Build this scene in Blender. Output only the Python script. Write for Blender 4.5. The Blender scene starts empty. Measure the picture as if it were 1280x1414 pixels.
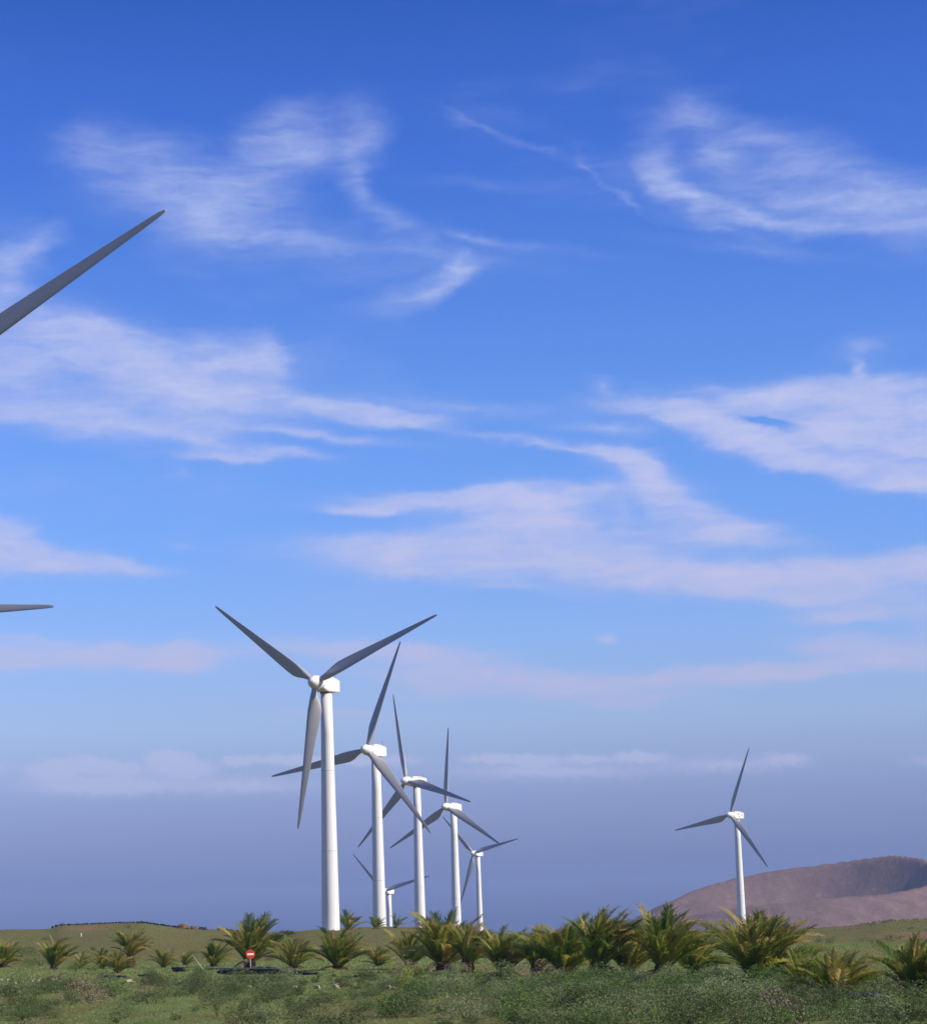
import bpy, bmesh, math, random
import numpy as np
from mathutils import Matrix, Vector, noise

sc = bpy.context.scene
COL = sc.collection
R = math.radians
rng = random.Random(7)
nr = np.random.default_rng(11)

# ------------------------------------------------------------------ camera
FPX = 3200.0                      # focal length in pixels of the 1280 px wide photograph
EYE = 2.9
PITCH = math.atan(568 / FPX)
ROLL = R(1.7)
CAMM = (Matrix.Translation((0, 0, EYE)) @ Matrix.Rotation(math.pi / 2 + PITCH, 4, 'X')
        @ Matrix.Rotation(-ROLL, 4, 'Z'))
cam = bpy.data.cameras.new('camera')
cam_ob = bpy.data.objects.new('camera', cam)
COL.objects.link(cam_ob)
cam.sensor_fit = 'HORIZONTAL'
cam.sensor_width = 36
cam.lens = 36 * FPX / 1280
cam.clip_start = 0.5
cam.clip_end = 30000
cam_ob.matrix_world = CAMM
sc.camera = cam_ob
M3 = CAMM.to_3x3()


def ray(px, py):
    """photograph pixel -> world direction"""
    return (M3 @ Vector(((px - 640) / FPX, -(py - 707) / FPX, -1))).normalized()


def azel(px, py):
    d = ray(px, py)
    return math.degrees(math.atan2(d.x, d.y)), math.degrees(math.asin(d.z))


def lin(c):
    return tuple((v / 255 / 12.92) if v / 255 <= 0.04045 else ((v / 255 + .055) / 1.055) ** 2.4 for v in c)


# ------------------------------------------------------------------ world / sky
SUN_AZ, SUN_EL = R(108), R(35)     # clockwise from the view direction (+Y)
EXPOSURE = 0.45
SKY_STRENGTH = 0.075
SKY_GAIN = SKY_STRENGTH * 2 ** EXPOSURE      # what a sky value of 1 shows as
world = bpy.data.worlds.new('World')
sc.world = world
world.use_nodes = True
world.cycles.sampling_method = 'MANUAL'
world.cycles.sample_map_resolution = 256
NT = world.node_tree
for n in list(NT.nodes):
    NT.nodes.remove(n)


class G:
    """small node-graph helper"""
    def __init__(s, nt):
        s.nt = nt

    def new(s, t, **kw):
        n = s.nt.nodes.new(t)
        for k, v in kw.items():
            setattr(n, k, v)
        return n

    def put(s, sock, v):
        if isinstance(v, bpy.types.NodeSocket):
            s.nt.links.new(v, sock)
        elif v is not None:
            sock.default_value = v

    def math(s, op, a, b=None, c=None, clamp=False):
        n = s.new('ShaderNodeMath', operation=op, use_clamp=clamp)
        s.put(n.inputs[0], a)
        s.put(n.inputs[1], b)
        s.put(n.inputs[2], c)
        return n.outputs[0]

    def vmath(s, op, a, b=None, c=None):
        n = s.new('ShaderNodeVectorMath', operation=op)
        s.put(n.inputs[0], a)
        s.put(n.inputs[1], b)
        s.put(n.inputs[2], c)
        return n.outputs[0]

    def noise(s, vec, scale, detail=4, rough=.5, dist=0, out=0, flat=False):
        n = s.new('ShaderNodeTexNoise')
        if flat:
            n.noise_dimensions = '2D'
        s.put(n.inputs['Vector'], vec)
        n.inputs['Scale'].default_value = scale
        n.inputs['Detail'].default_value = detail
        n.inputs['Roughness'].default_value = rough
        n.inputs['Distortion'].default_value = dist
        return n.outputs[out]

    def maprange(s, v, a, b, c=0., d=1., smooth=False):
        n = s.new('ShaderNodeMapRange')
        if smooth:
            n.interpolation_type = 'SMOOTHSTEP'
        s.put(n.inputs[0], v)
        for i, q in enumerate((a, b, c, d)):
            n.inputs[i + 1].default_value = q
        return n.outputs[0]

    def ramp(s, fac, stops, interp='LINEAR'):
        n = s.new('ShaderNodeValToRGB')
        n.color_ramp.interpolation = interp
        el = n.color_ramp.elements
        while len(el) < len(stops):
            el.new(0.5)
        for e, (p, c) in zip(el, stops):
            e.position = p
            e.color = (*c[:3], 1)
        s.put(n.inputs[0], fac)
        return n.outputs[0]

    def mix(s, f, a, b, mode='MIX'):
        n = s.new('ShaderNodeMix', data_type='RGBA', blend_type=mode)
        s.put(n.inputs[0], f)
        s.put(n.inputs[6], a if isinstance(a, bpy.types.NodeSocket) else (*a[:3], 1))
        s.put(n.inputs[7], b if isinstance(b, bpy.types.NodeSocket) else (*b[:3], 1))
        return n.outputs[2]


g = G(NT)
tc = g.new('ShaderNodeTexCoord').outputs['Generated']
sky = g.new('ShaderNodeTexSky', sky_type='NISHITA', sun_disc=False)
sky.sun_elevation = SUN_EL
sky.sun_rotation = SUN_AZ
sky.air_density, sky.dust_density, sky.ozone_density = 1, .1, 2
sep = g.new('ShaderNodeSeparateXYZ')
g.put(sep.inputs[0], tc)
az = g.math('MULTIPLY', g.math('ARCTAN2', sep.outputs[0], sep.outputs[1]), 57.29578)
el = g.math('MULTIPLY', g.math('ARCSINE', sep.outputs[2]), 57.29578)
cmb = g.new('ShaderNodeCombineXYZ')
g.put(cmb.inputs[0], az)
g.put(cmb.inputs[1], el)
C0 = cmb.outputs[0]                # azimuth / elevation in degrees

# dust-laden air near the horizon: the clear-sky model is tinted by elevation only
NISH = [(0, (1.25, 2.11, 3.58)), (110, (1.34, 2.25, 3.78)), (221, (1.46, 2.42, 3.99)), (331, (1.61, 2.65, 4.26)),
        (442, (1.80, 2.92, 4.57)), (552, (2.02, 3.25, 4.89)), (663, (2.33, 3.66, 5.25)), (773, (2.77, 4.21, 5.65)),
        (884, (3.35, 4.87, 5.95)), (994, (4.17, 5.66, 6.12)), (1105, (5.44, 6.51, 5.85)), (1215, (6.95, 6.91, 5.0)),
        (1275, (7.34, 6.57, 4.36))]
WANT = [(0, (50, 96, 191)), (110, (60, 107, 205)), (221, (67, 116, 215)), (331, (78, 128, 221)), (442, (90, 139, 229)),
        (552, (101, 152, 236)), (663, (112, 162, 243)), (773, (124, 171, 244)), (884, (144, 182, 241)),
        (994, (158, 184, 226)), (1105, (137, 155, 201)), (1215, (98, 119, 169)), (1275, (64, 90, 140))]
EL1 = 40.0
stops = []
for (y, nv), (_, wv) in zip(NISH, WANT):
    e = math.degrees(PITCH + math.atan((707 - y) / FPX))
    stops.append((max(e, 0) / EL1, tuple(lw / (SKY_GAIN * q) / 2 for lw, q in zip(lin(wv), nv))))
stops.append((1.0, stops[0][1]))
stops.sort(key=lambda t: t[0])
tint = g.ramp(g.math('DIVIDE', el, EL1), stops)
tint = g.vmath('SCALE', tint)
tint.node.inputs[3].default_value = 2.0
clear = g.vmath('MULTIPLY', sky.outputs[0], tint)

# --- clouds: cirrus bands, each a soft patch of sky given by its bearing and height
CLOUDS = [  # px, py, rx, ry, tilt (image, clockwise), weight
    # wind-torn cirrus, upper part
    (118, 198, 30, 32, 60, .35), (185, 198, 75, 32, 5, .28), (185, 245, 100, 40, 15, .40), (290, 262, 130, 55, 8, .42),
    (300, 300, 80, 45, -25, .40), (390, 180, 62, 34, -8, .80), (420, 205, 70, 26, 5, .50), (355, 240, 120, 42, -38, .50),
    (505, 175, 38, 40, -20, .50), (492, 235, 18, 55, -8, .42), (532, 292, 70, 16, 38, .36), (640, 325, 90, 8, 12, .26),
    (400, 330, 230, 34, 8, .24), (560, 345, 180, 14, 6, .18),
    (600, 396, 52, 15, -30, .55), (626, 372, 24, 16, -55, .65), (560, 410, 60, 14, -14, .3),
    (640, 165, 50, 6, 28, .2), (705, 192, 95, 5, 17, .24), (812, 232, 34, 6, 52, .22), (862, 278, 46, 5, 34, .26),
    (690, 255, 170, 10, 4, .12), (720, 340, 160, 10, 6, .14),
    # hook-shaped cirrus
    (955, 150, 46, 24, -10, .46), (1020, 178, 85, 20, 20, .48), (985, 205, 34, 28, 25, .52), (912, 195, 40, 50, 10, .24),
    (905, 235, 24, 42, -15, .40), (935, 268, 56, 17, 38, .72), (1010, 292, 84, 14, 17, .62), (1110, 308, 110, 11, 6, .60),
    (1235, 310, 95, 14, 1, .50), (1090, 275, 120, 14, 9, .34), (1105, 228, 95, 44, 12, .55), (1215, 262, 120, 32, 4, .52), (1000, 240, 60, 30, 20, .22),
    (1200, 290, 120, 16, 2, .4), (1330, 300, 110, 45, 0, .42), (1040, 345, 150, 10, 8, .20), (1000, 320, 110, 9, 14, .22),
    # left-hand bank
    (60, 340, 36, 18, -35, .42), (20, 365, 40, 40, -40, .50), (5, 410, 30, 50, 10, .34), (-60, 420, 90, 90, 0, .4),
    (100, 450, 110, 32, 14, .52), (45, 490, 110, 44, 5, .42), (190, 495, 110, 40, 14, .60), (320, 498, 95, 30, 4, .62),
    (372, 495, 26, 30, -20, .35), (290, 545, 150, 36, 6, .72), (450, 566, 130, 14, 4, .62), (550, 576, 80, 12, 2, .75),
    (100, 565, 170, 28, 2, .55), (270, 608, 150, 15, 8, .50), (320, 629, 130, 8, 0, .42), (120, 600, 80, 20, 10, .3),
    (430, 600, 180, 10, 3, .36), (700, 603, 150, 9, 7, .26), (775, 620, 60, 7, 8, .3), (240, 650, 20, 16, 0, .2),
    (-80, 520, 120, 70, 0, .5), (640, 560, 180, 12, 4, .22),
    # right-hand bank
    (885, 562, 100, 15, 9, .55), (965, 578, 85, 20, 18, .85), (1075, 555, 140, 22, -2, .80), (1210, 555, 130, 34, 2, .95),
    (1030, 612, 95, 20, 18, 1.0), (1150, 640, 130, 20, 10, 1.1), (1260, 660, 110, 18, 7, 1.1), (1230, 605, 120, 28, 8, .8),
    (1130, 600, 70, 18, 8, .5), (825, 534, 26, 12, 20, .26), (960, 535, 90, 12, 0, .25), (1205, 482, 55, 22, -10, .24),
    (1190, 510, 16, 14, -60, .4), (1380, 600, 110, 70, 5, .9), (830, 590, 90, 12, 4, .3), (1052, 584, 34, 7, 8, -.75), (1215, 605, 26, 7, 5, -.35),
    # middle
    (850, 632, 46, 16, 10, .75), (895, 660, 50, 26, 40, .75), (950, 700, 70, 30, 25, .75), (1040, 735, 90, 16, 10, .62),
    (960, 735, 120, 28, 6, .45), (850, 700, 60, 36, 30, .32),
    # broad flat bank over the turbines
    (650, 686, 190, 15, -2, 1.0), (500, 700, 75, 6, 0, .6), (740, 700, 75, 32, 10, .85), (720, 735, 130, 26, 8, .7),
    (540, 760, 170, 22, 2, .75), (680, 770, 180, 28, 6, .9), (560, 790, 140, 16, 2, .4), (850, 780, 150, 34, 6, .75),
    (1010, 800, 150, 26, 5, .95), (1150, 795, 150, 28, 0, .9), (1270, 780, 110, 26, -4, .8), (1200, 825, 130, 18, 4, .7),
    (1260, 755, 50, 8, 0, .3), (690, 812, 70, 8, 0, .35), (1400, 800, 120, 50, 0, .7),
    (15, 738, 40, 22, 20, .85), (60, 772, 110, 18, 4, 1.0), (170, 782, 80, 9, 2, .55), (250, 748, 36, 9, 10, .2),
    (-70, 760, 110, 36, 0, .8),
    # low lilac bands
    (130, 908, 180, 18, 0, .62), (260, 910, 50, 20, 0, .45), (40, 882, 60, 8, 5, .3), (-80, 905, 120, 24, 0, .5),
    (1180, 852, 80, 13, 0, .55), (1210, 895, 100, 17, 3, .75), (1250, 915, 90, 14, 3, .5), (1380, 880, 100, 40, 0, .6),
    (860, 945, 260, 17, -2, .72), (1080, 930, 140, 14, -3, .5), (640, 935, 160, 16, 2, .45), (460, 898, 170, 16, 2, .38),
    (590, 905, 120, 16, 6, .35), (838, 880, 18, 6, 0, .5), (455, 990, 100, 7, 0, .38), (880, 970, 120, 8, 0, .3),
]
w1 = g.noise(C0, .22, 1, .5, out=1, flat=True)
w1 = g.vmath('MULTIPLY', g.vmath('SUBTRACT', w1, (.5, .5, .5)), (.7, .4, 0))
w2 = g.noise(g.vmath('MULTIPLY', C0, (.7, 1.5, 1)), 1.0, 4, .56, out=1, flat=True)
w2 = g.vmath('MULTIPLY', g.vmath('SUBTRACT', w2, (.5, .5, .5)), (.95, .40, 0))
CW = g.vmath('ADD', g.vmath('ADD', C0, w1), w2)
PXD = math.degrees(1 / FPX)


def blobs(coord, items, grow=1.8):
    """sum of soft elliptical patches, each placed by its own texture mapping"""
    acc = None
    for (px, py, rx, ry, ang, w) in items:
        a, e = azel(px, py)
        t = g.new('ShaderNodeTexGradient', gradient_type='QUADRATIC_SPHERE')
        m = t.texture_mapping
        m.vector_type = 'TEXTURE'
        m.translation = (a, e, 0)
        m.rotation = (0, 0, -R(ang) - ROLL)
        m.scale = (rx * PXD * grow, ry * PXD * grow, 1)
        g.put(t.inputs[0], coord)
        acc = g.math('MULTIPLY', t.outputs['Fac'], w) if acc is None else g.math('MULTIPLY_ADD', t.outputs['Fac'], w, acc)
    return acc


def strength(it):
    px, py, rx, ry, ang, w = it
    if py < 430:
        w *= .56 if ry > 18 else (.72 if ry > 10 else .42)
    elif py < 640:
        w *= 1.2
    elif py > 830:
        w *= 1.75
    return (px, py, rx, ry, ang, w)


D1 = blobs(CW, [strength(it) for it in CLOUDS if it[1] < 430])       # thin high wisps
D2 = blobs(CW, [strength(it) for it in CLOUDS if it[1] >= 430])      # firmer banks
D2 = g.math('MULTIPLY', D2, g.maprange(D2, .03, .46, .40, 1.0, True))
D = g.math('MAXIMUM', g.math('ADD', D1, D2), 0.0)
# thin streaks everywhere, drawn out along the wind
streak = g.noise(g.vmath('MULTIPLY', g.vmath('ADD', C0, g.vmath('SCALE', w2)), (.34, 1.5, 1)), 1.0, 4, .58, flat=True)
fine = g.noise(g.vmath('MULTIPLY', CW, (.6, 2.4, 1)), 1.6, 4.5, .62, flat=True)
veil = g.maprange(g.noise(g.vmath('MULTIPLY', CW, (.10, .32, 1)), 1.0, 4, .6, flat=True), .52, .80, 0, .11, True)
veil = g.math('MULTIPLY', veil, g.maprange(el, 4, 10, 0, 1, True))
mod = g.math('MULTIPLY', g.maprange(streak, .28, .72, .62, 1.36), g.maprange(fine, .28, .72, .78, 1.19))
dens = g.math('MULTIPLY_ADD', D, 2.3, veil)
dens = g.math('MULTIPLY', dens, mod)
alpha = g.math('SUBTRACT', 1.0, g.math('POWER', 2.718, g.math('MULTIPLY', dens, -1.0)))
alpha = g.math('MULTIPLY', alpha, g.math('MULTIPLY', g.maprange(streak, .3, .7, .76, .98), g.maprange(fine, .3, .7, .9, 1.02)))
ccol = g.ramp(g.math('DIVIDE', el, 24.0), [
    (0, lin((150, 158, 205))), (.22, lin((184, 186, 222))), (.42, lin((198, 200, 236))), (.7, lin((190, 202, 242))),
    (1, lin((172, 188, 236)))])
ccol = g.vmath('SCALE', ccol)
ccol.node.inputs[3].default_value = 1 / SKY_GAIN
skyc = g.mix(alpha, clear, ccol)

# --- far-off cumulus tops above the dust layer
CUMULUS = [(70, 1064, 36, 16, 0, .6), (120, 1056, 40, 13, 0, .6), (170, 1062, 36, 12, 0, .4), (235, 1048, 34, 12, 0, 1.0),
           (255, 1062, 50, 14, 0, .6), (330, 1052, 26, 8, 0, .6), (400, 1050, 60, 8, 0, .5), (470, 1052, 60, 8, 0, .3),
           (540, 1050, 60, 9, 0, .3), (680, 1048, 50, 8, 0, .5), (740, 1050, 40, 9, 0, .5), (810, 1048, 36, 8, 0, .5),
           (880, 1046, 46, 9, 0, .5), (1085, 1048, 36, 10, 0, .35), (1000, 1056, 120, 14, 0, .2), (140, 1085, 120, 18, 0, .4),
           (330, 1085, 140, 16, 0, .25), (760, 1066, 180, 14, 0, .25), (-60, 1060, 80, 14, 0, .4), (1340, 1050, 90, 12, 0, .3)]
w3 = g.noise(g.vmath('MULTIPLY', C0, (1, 1.2, 1)), 3.4, 3, .6, out=1, flat=True)
CC = g.vmath('ADD', C0, g.vmath('MULTIPLY', g.vmath('SUBTRACT', w3, (.5, .5, .5)), (.34, .26, 0)))
cum = g.math('MINIMUM', g.math('MULTIPLY', blobs(CC, CUMULUS, 1.4), 2.8), .47)
skyc = g.mix(cum, skyc, tuple(v / SKY_GAIN for v in lin((190, 194, 228))))

bg = g.new('ShaderNodeBackground')
g.put(bg.inputs[0], skyc)
bg.inputs[1].default_value = SKY_STRENGTH
out = g.new('ShaderNodeOutputWorld')
NT.links.new(bg.outputs[0], out.inputs[0])

# ------------------------------------------------------------------ sun, exposure
sun = bpy.data.lights.new('sun', 'SUN')
sun.energy = 4.8
sun.angle = R(.53)
sun.color = (1, .93, .82)
sun_ob = bpy.data.objects.new('sun', sun)
COL.objects.link(sun_ob)
sdir = Vector((math.sin(SUN_AZ) * math.cos(SUN_EL), math.cos(SUN_AZ) * math.cos(SUN_EL), math.sin(SUN_EL)))
sun_ob.rotation_euler = sdir.to_track_quat('Z', 'Y').to_euler()
sun_ob.location = sdir * 300
vs = sc.view_settings
vs.view_transform = 'Standard'
vs.look = 'None'
vs.exposure = EXPOSURE
vs.gamma = 1
vs.use_curve_mapping = False


# ------------------------------------------------------------------ helpers
def mesh_from(name, verts, faces, mat=None, smooth=False):
    me = bpy.data.meshes.new(name)
    if isinstance(verts, np.ndarray) and isinstance(faces, np.ndarray):
        nv, nf, k = len(verts), len(faces), faces.shape[1]
        me.vertices.add(nv)
        me.vertices.foreach_set('co', verts.astype(np.float32).ravel())
        me.loops.add(nf * k)
        me.loops.foreach_set('vertex_index', faces.astype(np.int32).ravel())
        me.polygons.add(nf)
        me.polygons.foreach_set('loop_start', np.arange(0, nf * k, k, dtype=np.int32))
        me.update(calc_edges=True)
    else:
        me.from_pydata([tuple(v) for v in verts], [], [tuple(f) for f in faces])
        me.update()
    if mat:
        me.materials.append(mat)
    if smooth:
        me.polygons.foreach_set('use_smooth', [True] * len(me.polygons))
    return me


def ob(name, data, parent=None, loc=None, rot=None, mtx=None):
    o = bpy.data.objects.new(name, data)
    COL.objects.link(o)
    if parent is not None:
        o.parent = parent
    if mtx is not None:
        o.matrix_basis = mtx
    if loc is not None:
        o.location = loc
    if rot is not None:
        o.rotation_euler = rot
    return o


def tag(o, label, cat, group=None):
    o['label'] = label
    o['category'] = cat
    if group:
        o['group'] = group
    return o


def bm_mesh(name, bm, mat, smooth=False):
    me = bpy.data.meshes.new(name)
    bm.normal_update()
    bm.to_mesh(me)
    bm.free()
    me.materials.append(mat)
    if smooth:
        me.polygons.foreach_set('use_smooth', [True] * len(me.polygons))
    return me


def lathe(name, prof, mat, n=32, axis='Z', cap=True):
    v, f = [], []
    for (r, h) in prof:
        for i in range(n):
            a = 2 * math.pi * i / n
            p = (r * math.cos(a), r * math.sin(a), h)
            v.append(p if axis == 'Z' else (h, p[0], p[1]))
    for j in range(len(prof) - 1):
        for i in range(n):
            k = (i + 1) % n
            f.append((j * n + i, j * n + k, (j + 1) * n + k, (j + 1) * n + i))
    if cap:
        f.append(tuple(range(n))[::-1])
        f.append(tuple(range((len(prof) - 1) * n, len(prof) * n)))
    return mesh_from(name, v, f, mat, True)


def material(name):
    m = bpy.data.materials.new(name)
    m.use_nodes = True
    nt = m.node_tree
    for n in list(nt.nodes):
        nt.nodes.remove(n)
    return m, G(nt)


def finish(m, gg, shader, disp=None):
    o = gg.new('ShaderNodeOutputMaterial')
    gg.nt.links.new(shader, o.inputs[0])
    return m


def principled(gg, col, rough=.6, spec=.3, normal=None):
    b = gg.new('ShaderNodeBsdfPrincipled')
    gg.put(b.inputs['Base Color'], col if isinstance(col, bpy.types.NodeSocket) else (*col, 1))
    gg.put(b.inputs['Roughness'], rough)
    b.inputs['Specular IOR Level'].default_value = spec
    if normal is not None:
        gg.put(b.inputs['Normal'], normal)
    return b.outputs[0]


def bump(gg, h, strength=.3, dist=.1):
    n = gg.new('ShaderNodeBump')
    n.inputs['Strength'].default_value = strength
    n.inputs['Distance'].default_value = dist
    gg.put(n.inputs['Height'], h)
    return n.outputs[0]


def leaf_shader(gg, col, trans=.35, rough=.55):
    d = principled(gg, col, rough, .25)
    t = gg.new('ShaderNodeBsdfTranslucent')
    gg.put(t.inputs[0], col)
    mx = gg.new('ShaderNodeMixShader')
    mx.inputs[0].default_value = trans
    gg.nt.links.new(d, mx.inputs[1])
    gg.nt.links.new(t.outputs[0], mx.inputs[2])
    return mx.outputs[0]


# ------------------------------------------------------------------ terrain shape
def smooth(t):
    t = max(0., min(1., t))
    return t * t * (3 - 2 * t)


# ridge line some 430 m out: bearing (photo px) -> pixels above / below eye level
RIDGE = [(-900, 4), (-300, 6), (0, 9), (60, 8), (75, 12), (130, 13), (190, 14), (245, 6), (300, 2), (375, -5), (430, -1),
         (520, -1), (580, -5), (660, -15), (800, -21), (1000, -22), (1090, -21), (1150, -19), (1190, -14), (1280, -12),
         (1400, -9), (1700, -12), (2400, -14)]
RX = [math.atan((p - 640) / FPX) for p, _ in RIDGE]
RZ = [EYE + e * 430 / FPX for _, e in RIDGE]
BASES = []            # turbine footings: (x, y, z)


def terrain(x, y, bases=True):
    d = math.hypot(x, y)
    if y <= 0:
        th = -9 if x < 0 else 9
        f = 0
    else:
        th = math.atan2(x, y)
        f = 1
    zr = float(np.interp(th, RX, RZ)) if f else 0
    z = zr * smooth((d - 200) / 230)
    if d > 430 and f:
        t = d - 430
        left = smooth((5 - x) / 40)
        z = zr - (zr + 3) * smooth(t / 260)
        z -= smooth((d - 640) / 420) * (5 + 17 * left)
        z -= smooth((d - 1200) / 2300) * 40
    if bases:
        for (bx, by, bz) in BASES:
            q = (x - bx) ** 2 + (y - by) ** 2
            if q < 90 ** 2:
                w = math.exp(-q / 22 ** 2)
                z = z * (1 - w) + bz * w
    if d > 4:
        z += (noise.noise((x / 9, y / 14, 3)) * .10 + noise.noise((x / 30, y / 40, 7)) * .18) * smooth((d - 30) / 50)
    return z


def on_ground(px, py):
    """where the sight line of a photo pixel meets the near plain"""
    d = ray(px, py)
    t = -EYE / d.z
    x, y = d.x * t, d.y * t
    for _ in range(6):
        z = terrain(x, y)
        t = (z - EYE) / d.z
        x, y = d.x * t, d.y * t
    return x, y, terrain(x, y)


# ------------------------------------------------------------------ turbine fits
ROT = 26.0
HUBH = 44.0
OVER = 4.2
TURB = [   # label, blade tips seen in the photograph
    ('T1', [(295, 835), (601, 847), (410, 1145)]),
    ('T2', [(550, 885), (595, 1150), (373, 1071)]),
    ('T3', [(540, 957), (648, 1107), (495, 1172)]),
    ('T4', [(617, 1004), (692, 1167), (538, 1172)]),
    ('T5', [(604, 1130), (720, 1163), (637, 1243)]),
    ('T6', [(484, 1177), (590, 1214), (519, 1302)]),
    ('TR', [(1033, 1034), (1060, 1198), (931, 1145)]),
]
LABELS = {
    'T1': 'white wind turbine with two blades raised in a wide V and one hanging down',
    'T2': 'white wind turbine whose raised blade leans right and lower blade crosses the next tower',
    'T3': 'white wind turbine with one blade passing in front of its own nacelle',
    'T4': 'white wind turbine with one blade pointing straight up and two spread downwards',
    'T5': 'small far wind turbine with a blade reaching out under a larger turbine\'s lowered blade',
    'T6': 'smallest wind turbine, its rotor half hidden behind a bigger white tower',
    'TR': 'lone white wind turbine standing in front of the brown volcanic hill',
    'A': 'huge close wind turbine showing one dark blade slanting up into the clouds',
    'B': 'wind turbine showing only the tip of one almost level grey blade',
}
cr, sr = math.cos(ROLL), math.sin(ROLL)
FIT = []
for key, tips in TURB:
    cx = sum(t[0] for t in tips) / 3
    cy = sum(t[1] for t in tips) / 3
    vec = []
    for (x, y) in tips:
        dx, dy = x - cx, -(y - cy)
        vec.append((dx * cr + dy * sr, -dx * sr + dy * cr))
    Rp = math.sqrt(sum(v[1] ** 2 for v in vec) / 1.5)
    c = min(.97, math.sqrt(sum(v[0] ** 2 for v in vec) / 1.5) / Rp)
    if key in ('T5', 'T6'):
        c = .86
        Rp = 74
    ths = [math.degrees(math.atan2(v[0] / c, v[1])) % 120 for v in vec]
    s = sum(math.sin(R(t * 3)) for t in ths)
    q = sum(math.cos(R(t * 3)) for t in ths)
    th0 = math.degrees(math.atan2(s, q)) / 3
    FIT.append((key, cx, cy, Rp, c, th0))
NEAR = {'A': (-42.05, 178.69, .84, 61.2), 'B': (-74.92, 300.62, .84, 91.1)}   # footing, cosine of yaw, rotor angle
PLACED = []
for key, (bx, by, c, th0) in NEAR.items():
    l = Vector((bx, by)).normalized()
    a = math.acos(c)
    yaw = math.atan2(-l.y * math.cos(a) + l.x * math.sin(a), -l.x * math.cos(a) - l.y * math.sin(a))
    PLACED.append((key, Vector((bx, by, 0)), yaw, th0))
    BASES.append((bx, by, 0.0))
for key, cx, cy, Rp, c, th0 in FIT:
    depth = FPX * ROT / Rp
    r = ray(cx, cy)
    hub = Vector((0, 0, EYE)) + r * (depth / (r.y * math.cos(PITCH) + r.z * math.sin(PITCH)))
    l = Vector((hub.x, hub.y)).normalized()
    a = math.acos(c)
    n = Vector((-l.x * math.cos(a) - l.y * math.sin(a), -l.y * math.cos(a) + l.x * math.sin(a)))
    yaw = math.atan2(n.y, n.x)
    base = Vector((hub.x - n.x * OVER, hub.y - n.y * OVER, hub.z - HUBH))
    BASES.append((base.x, base.y, base.z))
    PLACED.append((key, base, yaw, th0))
    print('TURB', key, [round(v, 1) for v in base], 'R', round(Rp), 'c', round(c, 2), 'th', round(th0, 1),
          'terrain', round(terrain(base.x, base.y, False), 1))

# ------------------------------------------------------------------ materials
m_white, gg = material('turbine_white')
oc = gg.new('ShaderNodeTexCoord').outputs['Object']
dirt = gg.noise(gg.vmath('MULTIPLY', oc, (1.2, 1.2, .12)), 1.0, 6, .6)
colw = gg.mix(gg.maprange(dirt, .42, .8, 0, .55), (.70, .67, .61), (.48, .45, .40))
finish(m_white, gg, principled(gg, colw, .42, .4))
m_blade, gg = material('blade_grey')
oc = gg.new('ShaderNodeTexCoord').outputs['Object']
dirt = gg.noise(gg.vmath('MULTIPLY', oc, (2, 2, .2)), 1.0, 5, .6)
finish(m_blade, gg, principled(gg, gg.mix(gg.maprange(dirt, .4, .8, 0, .5), (.37, .35, .32), (.29, .275, .25)), .4, .4))
m_dark, gg = material('dark_metal')
finish(m_dark, gg, principled(gg, (.12, .13, .14), .6, .3))
m_joint, gg = material('joint_grey')
finish(m_joint, gg, principled(gg, (.56, .53, .48), .5, .4))
m_conc, gg = material('concrete')
oc = gg.new('ShaderNodeTexCoord').outputs['Object']
finish(m_conc, gg, principled(gg, gg.mix(gg.noise(oc, 2, 5), (.38, .36, .32), (.25, .23, .2)), .9, .1))

# ground
m_ground, gg = material('ground_grass_soil')
pos = gg.new('ShaderNodeTexCoord').outputs['Object']
n_big = gg.noise(gg.vmath('MULTIPLY', pos, (.05, .022, 1)), 1.0, 5, .55)
n_mid = gg.noise(gg.vmath('MULTIPLY', pos, (.35, .14, 1)), 1.0, 6, .6)
n_fin = gg.noise(gg.vmath('MULTIPLY', pos, (1.7, .9, 1)), 1.0, 6, .7)
n_vf = gg.noise(pos, 6.0, 4, .7)
green = gg.mix(n_fin, (.085, .125, .030), (.165, .205, .060))
dry = gg.mix(n_fin, (.085, .075, .022), (.175, .150, .052))
soil = gg.mix(n_fin, (.10, .052, .030), (.20, .115, .062))
f1 = gg.maprange(gg.math('MULTIPLY_ADD', n_mid, .6, gg.math('MULTIPLY', n_big, .7)), .50, .76, 0, 1, True)
ys = gg.new('ShaderNodeSeparateXYZ')
gg.put(ys.inputs[0], pos)
far = gg.maprange(gg.math('MULTIPLY_ADD', n_big, 60.0, ys.outputs[1]), 205, 270, 0, 1, True)      # drier pasture beyond the palms
f1 = gg.math('MAXIMUM', f1, gg.math('MULTIPLY', far, gg.maprange(n_mid, .3, .65, .55, 1.0)))
gcol = gg.mix(f1, green, dry)


def patch(px, py, rx, ry, w):
    x, y, _ = on_ground(px, py)
    mm = gg.new('ShaderNodeMapping', vector_type='TEXTURE')
    gg.put(mm.inputs['Vector'], gg.vmath('MULTIPLY', pos, (1, 1, 0)))
    mm.inputs['Location'].default_value = (x, y, 0)
    mm.inputs['Rotation'].default_value = (0, 0, -math.atan2(x, y))
    mm.inputs['Scale'].default_value = (rx, ry, 1)
    t = gg.new('ShaderNodeTexGradient', gradient_type='SPHERICAL')
    gg.put(t.inputs[0], mm.outputs[0])
    return gg.math('MULTIPLY', t.outputs['Fac'], w)


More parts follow.
